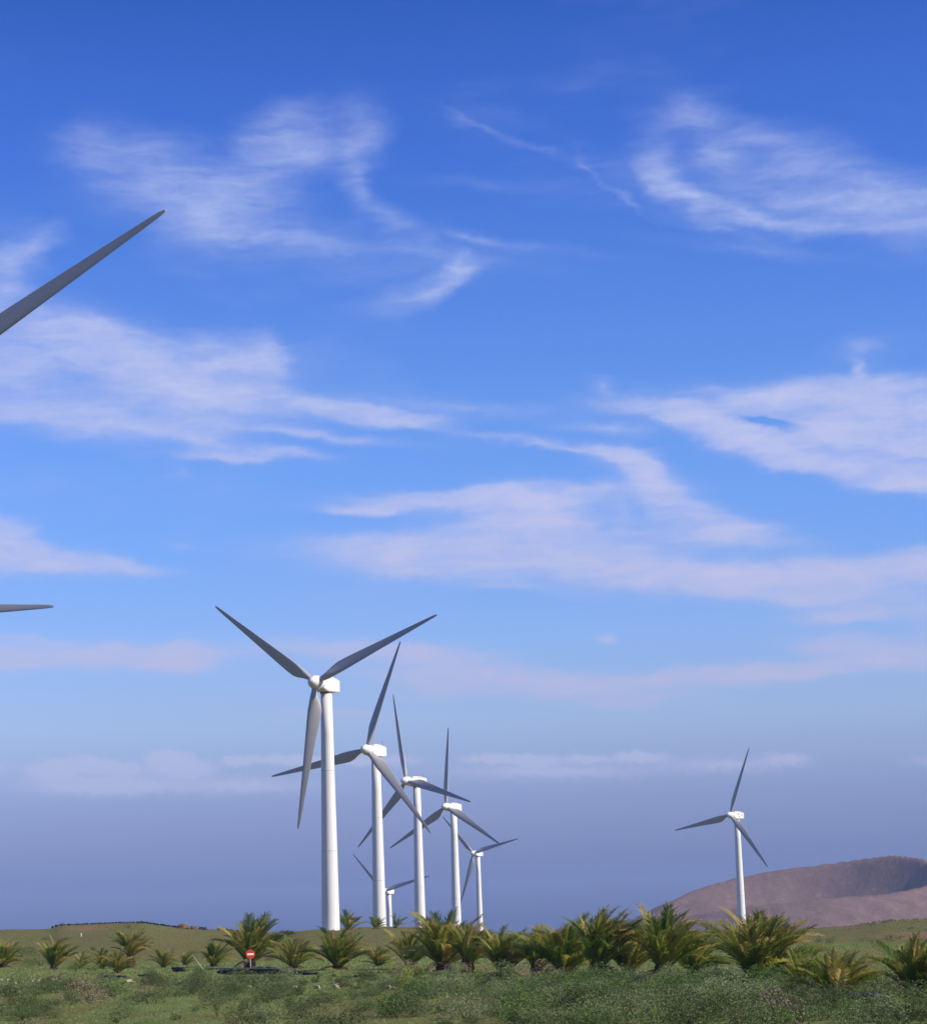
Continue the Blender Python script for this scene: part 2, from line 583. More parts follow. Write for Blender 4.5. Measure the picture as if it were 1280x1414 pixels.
acc = None
for p in [(1200, 1316, 3.4, 18, 2.6), (1160, 1312, 4, 24, 1.3), (1262, 1292, 5, 30, 1.8), (120, 1317, 4.5, 22, 1.3), (40, 1291, 16, 60, .9),
          (480, 1332, 3.5, 14, .9), (740, 1338, 8, 14, .6), (1210, 1350, 5, 16, .8), (300, 1288, 12, 50, .7), (560, 1292, 10, 50, .6)]:
    q = patch(*p)
    acc = q if acc is None else gg.math('ADD', acc, q)
f2 = gg.math('MULTIPLY', acc, gg.maprange(n_fin, .25, .7, .5, 1.3), clamp=True)
gcol = gg.mix(f2, gcol, gg.mix(n_mid, soil, (.26, .165, .075)))
f3 = gg.maprange(gg.math('MULTIPLY_ADD', n_vf, .35, gg.math('MULTIPLY', n_fin, .65)), .60, .72, 0, .4, True)
gcol = gg.mix(f3, gcol, (.035, .045, .016))
finish(m_ground, gg, principled(gg, gcol, .95, .05, bump(gg, gg.math('ADD', n_fin, gg.math('MULTIPLY', n_vf, .4)), .9, .25)))

m_hill, gg = material('volcanic_slope')
pos = gg.new('ShaderNodeTexCoord').outputs['Object']
nb = gg.noise(gg.vmath('MULTIPLY', pos, (.012, .012, .02)), 1.0, 5, .6)
nf = gg.noise(gg.vmath('MULTIPLY', pos, (.10, .10, .05)), 1.0, 7, .68)
nv = gg.noise(gg.vmath('MULTIPLY', pos, (.4, .4, .3)), 1.0, 4, .7)
hc = gg.mix(nb, (.122, .072, .055), (.172, .108, .080))
hc = gg.mix(gg.maprange(nf, .48, .72, 0, .6, True), hc, (.215, .158, .118))
hc = gg.mix(gg.maprange(nv, .58, .72, 0, .25, True), hc, (.07, .06, .035))
finish(m_hill, gg, principled(gg, hc, .95, .05, bump(gg, nf, .55, 3)))

# plants
m_frond, gg = material('palm_frond')
gen = gg.new('ShaderNodeTexCoord').outputs['Generated']
oi = gg.new('ShaderNodeObjectInfo').outputs['Random']
sx = gg.new('ShaderNodeSeparateXYZ')
gg.put(sx.inputs[0], gen)
fr = gg.ramp(oi, [(0, (.075, .150, .018)), (.3, (.155, .220, .026)), (.6, (.290, .310, .040)), (.85, (.45, .39, .070)), (1, (.50, .37, .12))])
tip = gg.math('MULTIPLY', gg.maprange(sx.outputs[0], .60, 1.0, 0, 1, True), gg.maprange(oi, .2, .8, .1, .8))
fc = gg.mix(tip, fr, (.42, .29, .12))
nn = gg.noise(gg.new('ShaderNodeTexCoord').outputs['Object'], 5, 3)
fc = gg.mix(gg.maprange(nn, .45, .75, 0, .3), fc, (.06, .10, .02))
finish(m_frond, gg, leaf_shader(gg, fc, .48))
m_dry, gg = material('dead_frond')
oi = gg.new('ShaderNodeObjectInfo').outputs['Random']
finish(m_dry, gg, leaf_shader(gg, gg.mix(oi, (.13, .085, .04), (.26, .19, .10)), .2))
m_trunk, gg = material('palm_trunk')
oc = gg.new('ShaderNodeTexCoord').outputs['Object']
finish(m_trunk, gg, principled(gg, gg.mix(gg.noise(oc, 9, 5), (.035, .024, .016), (.15, .095, .055)), .95, .1))


def bush_mat(name, stops, trans=.3):
    m, q = material(name)
    oi = q.new('ShaderNodeObjectInfo').outputs['Random']
    oc = q.new('ShaderNodeTexCoord').outputs['Object']
    nz = q.noise(oc, 2.3, 4, .6)
    f = q.math('ADD', q.math('MULTIPLY', oi, .8), q.math('MULTIPLY', nz, .35))
    c = q.ramp(f, stops)
    n2 = q.noise(oc, 14, 2)
    c = q.mix(q.maprange(n2, .4, .75, 0, .45), c, stops[-1][1])
    return finish(m, q, leaf_shader(q, c, trans, .7))


m_salt = bush_mat('grey_green_leaves', [(.10, (0.056, 0.090, 0.022)), (.45, (0.103, 0.151, 0.040)), (.75, (0.157, 0.202, 0.067)), (1, (0.241, 0.274, 0.123))])
m_gbush = bush_mat('fresh_green_leaves', [(.1, (0.045, 0.095, 0.018)), (.5, (0.095, 0.162, 0.031)), (1, (0.174, 0.241, 0.065))])
m_ybush = bush_mat('yellow_green_leaves', [(.1, (0.102, 0.138, 0.017)), (.5, (0.204, 0.240, 0.036)), (1, (0.360, 0.372, 0.084))])
m_bbush = bush_mat('brown_dry_twigs', [(.1, (0.083, 0.063, 0.036)), (.5, (0.150, 0.117, 0.063)), (1, (0.285, 0.225, 0.128))], .15)
m_dbush = bush_mat('dark_olive_leaves', [(.1, (0.036, 0.054, 0.014)), (.5, (0.066, 0.090, 0.024)), (1, (0.126, 0.150, 0.054))])
m_grass = bush_mat('grass_blades', [(.1, (0.132, 0.193, 0.044)), (.45, (0.176, 0.242, 0.061)), (.75, (0.220, 0.281, 0.079)), (1, (0.308, 0.319, 0.127))])
m_twig, gg = material('twig_bark')
finish(m_twig, gg, principled(gg, (.09, .065, .04), .9, .1))
m_rock, gg = material('pale_rock')
oc = gg.new('ShaderNodeTexCoord').outputs['Object']
finish(m_rock, gg, principled(gg, gg.mix(gg.noise(oc, 3, 5), (.42, .38, .25), (.24, .21, .13)), .9, .1))
m_lava, gg = material('black_lava_stone')
oc = gg.new('ShaderNodeTexCoord').outputs['Object']
finish(m_lava, gg, principled(gg, gg.mix(gg.noise(oc, 3, 5), (.012, .016, .018), (.045, .048, .048)), .9, .15))
m_greystone, gg = material('grey_stone')
oc = gg.new('ShaderNodeTexCoord').outputs['Object']
finish(m_greystone, gg, principled(gg, gg.mix(gg.noise(oc, 3, 5), (.035, .045, .045), (.085, .095, .085)), .95, .1))
m_brownrock, gg = material('rusty_rock')
oc = gg.new('ShaderNodeTexCoord').outputs['Object']
finish(m_brownrock, gg, principled(gg, gg.mix(gg.noise(oc, 2, 5), (.06, .04, .03), (.24, .14, .07)), .95, .1))
m_pipe, gg = material('olive_pipe')
finish(m_pipe, gg, principled(gg, (.15, .17, .13), .6, .3))
m_red, gg = material('sign_red')
finish(m_red, gg, principled(gg, (.52, .045, .015), .5, .3))
m_signw, gg = material('sign_white')
finish(m_signw, gg, principled(gg, (.78, .76, .70), .4, .4))
m_galv, gg = material('galvanised_post')
finish(m_galv, gg, principled(gg, (.26, .29, .26), .6, .3))

# ------------------------------------------------------------------ ground sheet
azs = [R(a) for a in np.concatenate([np.arange(-180, -16, 4), np.arange(-16, 16, .16), np.arange(16, 180, 4)])]
rings = list(np.arange(3, 60, 3)) + list(np.arange(60, 200, 2.2)) + list(np.arange(200, 470, 4)) + \
    list(np.arange(470, 1300, 20)) + list(np.geomspace(1300, 6000, 22))
gv = [(0, 0, 0)]
for d in rings:
    for a in azs:
        x, y = d * math.sin(a), d * math.cos(a)
        gv.append((x, y, terrain(x, y)))
na = len(azs)
gf = [(0, 1 + (i + 1) % na, 1 + i) for i in range(na)]
for j in range(len(rings) - 1):
    o0, o1 = 1 + j * na, 1 + (j + 1) * na
    for i in range(na):
        k = (i + 1) % na
        gf.append((o0 + i, o0 + k, o1 + k, o1 + i))
ground = ob('ground', mesh_from('ground', gv, gf, m_ground, True))
ground['kind'] = 'structure'

# ------------------------------------------------------------------ volcanic hill
HD = 2500.0
hx0 = (1245 - 640) / FPX * HD


def hill_h(X, Y):
    # X right, Y away, metres from the high point of the rim
    a, b = 152., 115.
    cx, cy = -136., -18.
    dx, dy = (X - cx) / a, (Y - cy) / b
    r = math.hypot(dx, dy)
    t = math.degrees(math.atan2(dy, dx))            # 0 = right end, 90 = far side, -90 = near side
    rim = float(np.interp(t, [-180, -160, -130, -90, -60, -45, -30, -15, 0, 20, 40, 60, 90, 110, 130, 160, 180],
                             [-8, -6, 4, 14, 17, 21, 26, 33, 42, 55, 60, 56, 48, 40, 28, 4, -8]))
    L = math.hypot(X - cx, Y - cy)
    gul = noise.noise((X / 26, Y / 26, 1)) * 2.2 + noise.noise((X / 9, Y / 9, 4)) * .8
    if r >= 1:
        out_d = L * (1 - 1 / r)
        s = .40
        z = rim - s * out_d + .00022 * out_d * out_d
        z += (1 - math.exp(-out_d / 9)) * gul
        z -= 2.2 * math.exp(-out_d / 7) * 0
    else:
        in_d = L * (1 / max(r, .05) - 1)
        flo = 2
        k = float(np.interp(abs(t), [0, 60, 100, 135, 180], [1.0, 1.0, .6, .25, .1]))
        z0 = max(flo, rim - 1.15 * min(in_d, 120) + .0048 * min(in_d, 120) ** 2) if rim > flo else rim
        z = z0 * k + (1 - k) * (rim - (rim - flo) * smooth(in_d / 105))
        z += (1 - math.exp(-in_d / 9)) * gul * .8
    return max(z, -75)


hv, hf = [], []
nxg, nyg = 190, 110
for j in range(nyg):
    for i in range(nxg):
        X = -420 + 900 * i / (nxg - 1)
        Y = -300 + 600 * j / (nyg - 1)
        ux, uy = X, Y
        # keep facing the viewpoint
        hv.append((hx0 + ux, HD + uy, EYE + hill_h(X, Y)))
for j in range(nyg - 1):
    for i in range(nxg - 1):
        q = j * nxg + i
        hf.append((q, q + 1, q + nxg + 1, q + nxg))
hill = ob('hill', mesh_from('hill', hv, hf, m_hill, True))
hill['kind'] = 'structure'

# ------------------------------------------------------------------ wind turbines
tower_me = lathe('tower', [(1.62, -1.2)] + [(1.60 - .60 * h / 42.6, h) for h in (0, 7, 14, 21, 28, 35, 42.6)], m_white, 48)
joint_me = [lathe('section_joint', [(r_ - .01, h - .10), (r_ + .008, h - .09), (r_ + .008, h + .09), (r_ - .01, h + .10)], m_joint, 48, cap=False)
            for h in (14.4, 28.6) for r_ in [1.60 - .60 * h / 42.6]]
found_me = lathe('foundation', [(3.2, -2.5), (3.2, .02), (3.05, .14), (1.7, .20)], m_conc, 32)
yaw_me = lathe('yaw_ring', [(1.10, 42.32), (1.14, 42.36), (1.14, 42.62), (1.05, 42.66)], m_dark, 32)

# nacelle: profile along the shaft, bevelled
bm = bmesh.new()
prof = [(2.9, -1.0), (3.0, .55), (2.2, 1.18), (.9, 1.36), (-.6, 1.24), (-2.9, .86), (-3.05, .72), (-3.05, -1.25), (-2.9, -1.38), (1.6, -1.42)]
fr_, bk_ = [], []
for (x, z) in prof:
    wv = 1.22 if x < 2 else 1.02
    fr_.append(bm.verts.new((x, -wv, z)))
    bk_.append(bm.verts.new((x, wv, z)))
bm.faces.new(fr_)
bm.faces.new(bk_[::-1])
for i in range(len(prof)):
    k = (i + 1) % len(prof)
    bm.faces.new((fr_[i], bk_[i], bk_[k], fr_[k]))
bmesh.ops.recalc_face_normals(bm, faces=bm.faces)
bmesh.ops.bevel(bm, geom=[e for e in bm.edges], offset=.14, segments=2, affect='EDGES')
nac_me = bm_mesh('nacelle', bm, m_white)
hub_me = lathe('hub', [(1.12, -1.15), (1.26, -1.0), (1.30, -.4), (1.24, .2), (1.06, .85), (.78, 1.4), (.42, 1.82), (.10, 1.98)], m_white, 28, 'X')

# blade: airfoil sections, twisted
SEC = [(.9, .96, 1.0, 22), (1.6, .98, .98, 22), (2.6, 1.35, .70, 21), (3.8, 1.98, .44, 19), (5.0, 2.30, .33, 17), (6.2, 2.26, .28, 15),
       (9, 1.96, .24, 11), (13, 1.54, .20, 7.5), (17, 1.17, .18, 5), (21, .82, .17, 3.2), (24, .56, .16, 2.4), (25.4, .40, .16, 2),
       (25.85, .26, .16, 2), (26, .06, .2, 2)]
bv, bf = [], []
NP = 20
for (z, ch, th, tw) in SEC:
    ch *= 1.0 if z < 2 else 1.08
    rnd = max(0., min(1., (th - .40) / .5))
    b = R(tw + 5)
    for i in range(NP):
        a = 2 * math.pi * i / NP
        # x along chord from leading edge (.3 ahead of the axis)
        u = .5 - .5 * math.cos(a)
        yt = 5 * .2 * (.2969 * math.sqrt(max(u, 0)) - .126 * u - .3516 * u * u + .2843 * u ** 3 - .1036 * u ** 4) / .1 * .5
        sgn = 1 if a < math.pi else -1
        c_air = ((.30 - u) * ch, -sgn * yt * th * ch * (1.0 if sgn > 0 else .72))
        c_rnd = (.5 * ch * math.cos(a) * 1.0, -.5 * ch * math.sin(a))
        ly = c_air[0] * (1 - rnd) + c_rnd[0] * rnd
        lx = c_air[1] * (1 - rnd) + c_rnd[1] * rnd
        # ly toward the leading edge, lx toward the wind
        bv.append((lx * math.cos(b) + ly * math.sin(b), ly * math.cos(b) - lx * math.sin(b), z))
ns = len(SEC)
for j in range(ns - 1):
    for i in range(NP):
        k = (i + 1) % NP
        bf.append((j * NP + i, j * NP + k, (j + 1) * NP + k, (j + 1) * NP + i))
bf.append(tuple(range(NP)))
bf.append(tuple(range((ns - 1) * NP, ns * NP)))
blade_me = mesh_from('blade', bv, bf, m_blade, True)
bmx = bmesh.new()
bmx.from_mesh(blade_me)
bmesh.ops.recalc_face_normals(bmx, faces=bmx.faces)
bmx.to_mesh(blade_me)
bmx.free()


def box(name, sx_, sy_, sz_, mat, bev=0.):
    b_ = bmesh.new()
    bmesh.ops.create_cube(b_, size=1)
    bmesh.ops.scale(b_, vec=(sx_, sy_, sz_), verts=b_.verts)
    if bev:
        bmesh.ops.bevel(b_, geom=list(b_.edges), offset=bev, segments=2, affect='EDGES')
    return bm_mesh(name, b_, mat)


door_me = box('door', .12, .85, 2.1, m_conc, .03)
mast_me = lathe('wind_vane', [(.04, 0), (.03, 1.1), (.12, 1.12), (.12, 1.2), (.02, 1.22)], m_dark, 8)
vent_me = box('vent', .55, .05, .32, m_dark, .01)
mark_me = box('marking', .5, .03, .55, m_galv, .01)
TILT = R(4)
for key, base, yaw, th0 in PLACED:
    t = ob('wind_turbine', None, loc=base, rot=(0, 0, yaw))
    t.empty_display_size = 5
    tag(t, LABELS[key], 'wind turbine', 'wind turbines of the wind farm')
    tw = ob('tower', tower_me, t)
    for jm in joint_me:
        ob('section_joint', jm, tw)
    ob('door', door_me, tw, loc=(-1.545, 0, 1.35))
    ob('foundation', found_me, t)
    ob('yaw_ring', yaw_me, t)
    nc = ob('nacelle', nac_me, t, loc=(0, 0, HUBH))
    ob('wind_vane', mast_me, nc, loc=(-2.3, .5, .95))
    if key == 'TR':
        ob('vent', vent_me, nc, loc=(-.2, 1.235, -.75))
        ob('marking', mark_me, nc, loc=(.5, 1.232, .3))
        ob('marking', mark_me, nc, loc=(-1.7, 1.232, -.2))
    HM = Matrix.Translation((OVER, 0, HUBH)) @ Matrix.Rotation(-TILT, 4, 'Y')
    ob('hub', hub_me, t, mtx=HM)
    for k in range(3):
        ob('blade', blade_me, t, mtx=HM @ Matrix.Rotation(-R(th0 + 120 * k), 4, 'X'))


# ------------------------------------------------------------------ palms
def frond_mesh(seed, droop, dead=False):
    """a feather leaf of length 1 along +X, arching down towards -Z"""
    q = random.Random(seed)
    n = 9
    pts, dirs = [Vector((0, 0, 0))], []
    ang = 0
    for i in range(n):
        t = (i + .5) / n
        ang = -droop * t ** 1.7
        d = Vector((math.cos(ang), .05 * math.sin(3 * t + seed) * t, math.sin(ang))).normalized()
        dirs.append(d)
        pts.append(pts[-1] + d / n)
    v, f = [], []
    # midrib
    for i, p in enumerate(pts):
        d = dirs[min(i, n - 1)]
        rr = .016 * (1 - .85 * i / n)
        up = Vector((-d.z, 0, d.x))
        sd = d.cross(up)
        for a in (90, 210, 330):
            v.append(p + up * rr * math.sin(R(a)) + sd * rr * math.cos(R(a)))
    for i in range(n):
        for k in range(3):
            k2 = (k + 1) % 3
            f.append((i * 3 + k, i * 3 + k2, (i + 1) * 3 + k2, (i + 1) * 3 + k))
    m = 44
    for j in range(m):
        t = .10 + .90 * (j + .5) / m
        s = t * n
        i = min(int(s), n - 1)
        p = pts[i] + dirs[i] * ((s - i) / n)
        d = dirs[i]
        up = Vector((-d.z, 0, d.x))
        for side in (-1, 1):
            sd = d.cross(up) * side
            ln = (.055 + .215 * math.sin(math.pi * min(1, .12 + t * .80)) ** .8) * q.uniform(.65, 1.2)
            fw = .95 + .6 * t + q.uniform(-.12, .12)
            vv = (.55 if not dead else -.2) + q.uniform(-.2, .2)
            ld = (d * fw + sd * 1.0 + up * vv).normalized()
            wv = d * .0085
            mid = p + ld * ln * .55
            end = p + ld * ln + Vector((0, 0, -.035 - .03 * q.random()))
            b0 = len(v)
            v += [p - wv, p + wv, mid + wv * 1.25, mid - wv * 1.25, end]
            f += [(b0, b0 + 1, b0 + 2, b0 + 3), (b0 + 3, b0 + 2, b0 + 4)]
    return mesh_from('frond', v, f, m_dry if dead else m_frond)


FR = [frond_mesh(i, dr) for i, dr in enumerate((.25, .45, .65, .85, 1.1, 1.35, .55, .95, 1.6))]
FRD = [frond_mesh(20 + i, dr, True) for i, dr in enumerate((1.0, 1.5, 1.9))]


def trunk_mesh(seed):
    q = random.Random(seed)
    v, f = [], []
    n, m = 12, 9
    for j in range(m + 1):
        h = j / m
        r0 = .5 * (1.0 + .25 * math.sin(h * 2.6)) * (1 - .25 * h)
        for i in range(n):
            a = 2 * math.pi * (i + .5 * (j % 2)) / n
            rr = r0 * (1 + .22 * ((i + j) % 2) + q.uniform(-.08, .08))
            v.append((rr * math.cos(a), rr * math.sin(a), h))
    for j in range(m):
        for i in range(n):
            k = (i + 1) % n
            f.append((j * n + i, j * n + k, (j + 1) * n + k, (j + 1) * n + i))
    f.append(tuple(range(m * n, (m + 1) * n)))
    return mesh_from('trunk', v, f, m_trunk)


TR_ = [trunk_mesh(i) for i in range(3)]


def palm(px, py, top, width, label, trunk=.12, lean=.22, spread=1.0, n=40, pos=None, seed=None, dead=3):
    q = random.Random(seed if seed is not None else int(px * 7 + py))
    if pos is None:
        x, y, z = on_ground(px, py)
        hpx = py - top
    else:
        x, y, z = pos
        hpx = py - top
    d = math.hypot(x, y)
    H = hpx * d / FPX
    W = width * d / FPX
    root = ob('date_palm', None, loc=(x, y, z - .05))
    tag(root, label, 'palm tree', 'palms planted along the edge of the plain')
    th = max(.15, trunk * H)
    tr = ob('trunk', TR_[q.randrange(3)], root)
    tr.scale = (.16 * H + .12, .16 * H + .12, th + .1)
    tr.rotation_euler = (0, 0, q.uniform(0, 6))
    if 590 < px < 1100:
        n = int(n * 1.2)
        asp_k = 1.12
    else:
        asp_k = 1.0
    L0 = (H - th) * 1.02
    asp = min(1.25, max(.6, W / H))
    for i in range(n):
        u = (i + .5) / n                      # 0 = heart of the crown, 1 = outermost
        a = i * 2.39996 + q.uniform(-.25, .25)
        elv = R(88 - (42 * asp * asp_k * spread) * u ** 1.05 + q.uniform(-7, 7))
        dv = Vector((math.cos(a) * math.cos(elv), math.sin(a) * math.cos(elv), math.sin(elv)))
        dv.x += lean * (.5 + .6 * u) * q.uniform(.5, 1.2)
        dv.normalize()
        L = L0 * (.86 + .22 * math.sin(u * 2.6)) * q.uniform(.74, 1.10)
        if u < .15:
            L *= .9
        me = FR[min(len(FR) - 1, int(q.triangular(0, 8.9, .3 + 3.4 * u)))]
        X = dv
        Z = Vector((0, 0, 1)) - X * X.z
        if Z.length < .05:
            Z = Vector((-math.cos(a), -math.sin(a), 0))
        # arch over downwind rather than straight down near the heart
        Z = Z.normalized() + Vector((-.45 * (1 - u) - .1, 0, 0))
        Z = (Z - X * Z.dot(X)).normalized()
        Y = Z.cross(X)
        tw = Matrix.Rotation(q.uniform(-.5, .5), 3, X)
        m3 = tw @ Matrix((X, Y, Z)).transposed()
        c = ob('frond', me, root, mtx=Matrix.Translation((math.cos(a) * .05 * H * u, math.sin(a) * .05 * H * u, th - .10 * H * u * min(1, trunk * 5)))
               @ m3.to_4x4())
        c.scale = (L, L * q.uniform(.9, 1.15), L)
    for i in range(dead):
        a = q.uniform(0, 6.28)
        X = Vector((math.cos(a), math.sin(a), q.uniform(-.1, .25))).normalized()
        Z = (Vector((0, 0, 1)) - X * X.z).normalized()
        c = ob('frond', FRD[q.randrange(3)], root, mtx=Matrix.Translation((0, 0, th * .8)) @ Matrix((X, Z.cross(X), Z)).transposed().to_4x4())
        L = L0 * q.uniform(.5, .7)
        c.scale = (L, L, L)
    return root


PALMS = [
    (4, 1338, 1301, 46, 'date palm behind the lush green bushes and the row of pale stones', {}),
    (75, 1340, 1297, 40, 'small yellowish date palm below the white marker post', dict(n=34)),
    (112, 1338, 1316, 40, 'withered brownish palm seedling beside a bare earth patch', dict(n=26, dead=9)),
    (140, 1339, 1311, 34, 'yellow-green young palm on the shaded flank of a taller trunked palm', dict(n=30)),
    (162, 1345, 1311, 46, 'pale scruffy palm with many dry fronds at the foot of a taller palm', dict(n=30, dead=10)),
    (181, 1338, 1284, 56, 'rounded palm on a bare leaning trunk beneath the stone ridge wall', dict(trunk=.38, n=44)),
    (226, 1337, 1310, 46, 'squat yellow-green palm beside the small black box-like stone', dict(n=32)),
    (256, 1334, 1313, 26, 'tiny grey-green palm behind the pale slanting pole', dict(n=24)),
    (295, 1336, 1300, 54, 'bright yellow-green palm at the end of the low black wall', dict(n=36)),
    (345, 1338, 1265, 84, 'tall full palm right behind the red no-entry sign', dict(n=56, trunk=.2)),
    (405, 1338, 1292, 66, 'medium palm growing behind the low black wall', dict(n=40)),
    (467, 1340, 1283, 78, 'wide palm with dark heart in front of the tallest tower foot', dict(n=46)),
    (523, 1335, 1306, 46, 'low bushy dark green palm on open grass', dict(n=40, spread=1.15)),
    (566, 1339, 1281, 56, 'slender dark palm beside the yellow-green cactus-like shrub', dict(n=32)),
    (612, 1341, 1257, 92, 'big dark palm with broad upright fronds hiding a tower foot', dict(n=54, trunk=.16)),
    (646, 1344, 1277, 62, 'drooping palm with bent brown crown and short stout trunk', dict(n=36, lean=.5, trunk=.28, dead=6)),
    (694, 1349, 1280, 66, 'palm with one stiff yellow frond standing beside open sky', dict(n=40)),
    (742, 1349, 1277, 64, 'palm with windswept tips and a short reddish trunk', dict(n=38, trunk=.22, lean=.35)),
    (782, 1352, 1270, 78, 'dense palm with frayed tan tips between two trunked palms', dict(n=50)),
    (826, 1354, 1257, 78, 'tall shaggy palm with a bulbous dark trunk', dict(n=48, trunk=.26, lean=.35, dead=6)),
    (868, 1350, 1268, 76, 'olive palm with broad curled fronds at the foot of the hill', dict(n=44, lean=.3)),
    (916, 1354, 1257, 78, 'wind-bent palm with ragged brown head above bright green weeds', dict(n=44, trunk=.22, lean=.4, dead=7)),
    (956, 1350, 1280, 72, 'dark low palm with a single withered stalk', dict(n=40, lean=.35)),
    (1046, 1363, 1257, 116, 'largest palm standing in front of the lone turbine\'s tower', dict(n=60, lean=.36, trunk=.14, dead=6)),
    (1108, 1366, 1312, 70, 'deep green young palm leaning against the largest palm', dict(n=36, lean=.3)),
    (1155, 1381, 1307, 112, 'spreading deep green palm near the dark boulder', dict(n=52, spread=1.15)),
    (1264, 1376, 1292, 92, 'palm with stiff pale fronds beside the dark boulder', dict(n=40, lean=.1)),
    (1330, 1376, 1285, 90, 'palm on the meadow side next to the stiff pale-fronded palm', dict(n=34)),
]
for px, py, top, wd, lab, kw in PALMS:
    palm(px, py, top, wd, lab, **kw)


def at_depth(px, d):
    r = ray(px, 1280)
    x, y = r.x / r.y * d, d
    return x, y, terrain(x, y)


def px_of(v):
    q = CAMM.inverted() @ Vector(v)
    return 640 + FPX * q.x / -q.z, 707 - FPX * q.y / -q.z


for px, top, wd, dd, lab, kw in [
        (481, 1258, 30, 425, 'brown far palm beside the tallest tower foot on the ridge', dict(n=36, dead=12)),
        (519, 1265, 32, 428, 'brownish far palm in front of the second tower on the ridge', dict(n=30, dead=10)),
        (546, 1262, 26, 430, 'thin dark far palm leaning right on the ridge', dict(n=12, lean=.9, dead=1))]:
    P = at_depth(px, dd)
    yb = px_of(P)[1]
    palm(px, yb, top, wd, lab, pos=P, **kw)


# ------------------------------------------------------------------ shrubs
def leaf_cloud(q, n, rx, ry, rz, leaf, flat=.0, clump=9):
    """n small leaves scattered through clumps of a low dome; returns verts, tris"""
    cl = []
    for _ in range(clump):
        a, r = q.uniform(0, 2 * np.pi), q.uniform(.0, .72) ** .6
        h = q.uniform(.25, .95) * math.sqrt(max(.05, 1 - r * r))
        cl.append((math.cos(a) * r * rx, math.sin(a) * r * ry, h * rz, q.uniform(.28, .46)))
    cl = np.array(cl)
    idx = q.integers(0, clump, n)
    c = cl[idx]
    v = q.normal(size=(n, 3))
    v /= np.linalg.norm(v, axis=1, keepdims=True)
    rad = c[:, 3:4] * q.uniform(.55, 1.0, (n, 1)) ** .5
    p = c[:, :3] + v * rad * np.array([rx, ry, rz])
    p[:, 2] = np.abs(p[:, 2]) + .02
    d1 = v * .7 + q.normal(size=(n, 3)) * .6 + np.array([0, 0, .35])
    d1 /= np.linalg.norm(d1, axis=1, keepdims=True)
    d2 = np.cross(d1, q.normal(size=(n, 3)))
    d2 /= np.linalg.norm(d2, axis=1, keepdims=True)
    s = leaf * q.uniform(.6, 1.3, (n, 1))
    V = np.empty((n * 3, 3))
    V[0::3] = p - d2 * s * .36
    V[1::3] = p + d2 * s * .36
    V[2::3] = p + d1 * s
    return V, np.arange(n * 3).reshape(n, 3)


def twigs_mesh(seed, rx, rz):
    q = random.Random(seed)
    v, f = [], []
    for i in range(9):
        a = q.uniform(0, 6.28)
        r = q.uniform(.2, .8) * rx
        p0 = Vector((0, 0, -.03))
        p1 = Vector((math.cos(a) * r, math.sin(a) * r, q.uniform(.5, .85) * rz))
        s = Vector((math.sin(a), -math.cos(a), 0)) * .018
        u = Vector((0, 0, .018))
        b0 = len(v)
        v += [p0 - s, p0 + s, p0 + u, p1]
        f += [(b0, b0 + 1, b0 + 3), (b0 + 1, b0 + 2, b0 + 3), (b0 + 2, b0, b0 + 3)]
    return mesh_from('stem', v, f, m_twig)


SHRUB = {}
for kind, mat, n, leaf in (('salt', m_salt, 1700, .060), ('green', m_gbush, 1700, .060), ('yellow', m_ybush, 700, .10), ('brown', m_bbush, 1300, .060), ('dark', m_dbush, 1900, .055)):
    SHRUB[kind] = []
    for k in range(6):
        q = np.random.default_rng(100 + k + hash(kind[0]) % 1 + ord(kind[0]))
        V, F = leaf_cloud(q, n, 1, 1, 1, leaf, clump=7 + k)
        SHRUB[kind].append(mesh_from('foliage', V, F, mat))
STEMS = [twigs_mesh(i, .8, .9) for i in range(4)]


def shrub(x, y, r, h, kind, name, label, group, stems=True, rr=rng):
    z = terrain(x, y)
    o = ob(name, None, loc=(x, y, z - .02), rot=(0, 0, rr.uniform(0, 6.28)))
    tag(o, label, 'shrub', group)
    c = ob('foliage', SHRUB[kind][rr.randrange(6)], o)
    c.scale = (r * rr.uniform(.9, 1.1), r * rr.uniform(.9, 1.1), h)
    if stems:
        s = ob('stem', STEMS[rr.randrange(4)], o)
        s.scale = (r, r, h)
    return o


def shrub_px(px, py, rpx, hpx, kind, name, label, group=None):
    x, y, z = on_ground(px, py)
    d = math.hypot(x, y)
    return shrub(x, y, rpx * d / FPX, hpx * d / FPX, kind, name, label, group)


shrub_px(545, 1404, 50, 36, 'green', 'round_shrub', 'largest soft green round shrub standing in the foreground grass')
shrub_px(402, 1402, 22, 26, 'salt', 'round_shrub', 'olive rounded shrub beside the large soft green shrub')
shrub_px(300, 1404, 13, 20, 'salt', 'small_shrub', 'small dark spiky shrub alone on open grass')
shrub_px(50, 1397, 22, 18, 'green', 'low_shrub', 'dark green low shrub with a reddish bare patch beside it')
shrub_px(98, 1390, 14, 20, 'green', 'low_shrub', 'very dark green shrub backed by a brown dry shrub')
shrub_px(120, 1386, 34, 24, 'brown', 'dry_shrub', 'broad brown dry shrub behind the dark green shrubs')
shrub_px(562, 1370, 14, 30, 'yellow', 'yellow_shrub', 'upright yellow-green cactus-like shrub below the slender palm')
shrub_px(578, 1352, 12, 14, 'yellow', 'yellow_shrub', 'small yellow-green shrub beside the upright cactus-like shrub')
for i, (px, py, rp, hp) in enumerate([(893, 1356, 16, 14), (918, 1362, 18, 13), (945, 1362, 20, 16), (966, 1366, 16, 12), (1088, 1384, 24, 18),
                                      (1110, 1388, 20, 16), (760, 1356, 16, 9), (460, 1344, 12, 6), (548, 1344, 16, 9)]):
    shrub_px(px, py, rp, hp, 'yellow', 'bright_weed', 'bright yellow-green leafy weed growing at the palm feet', 'bright weeds at the palm feet')
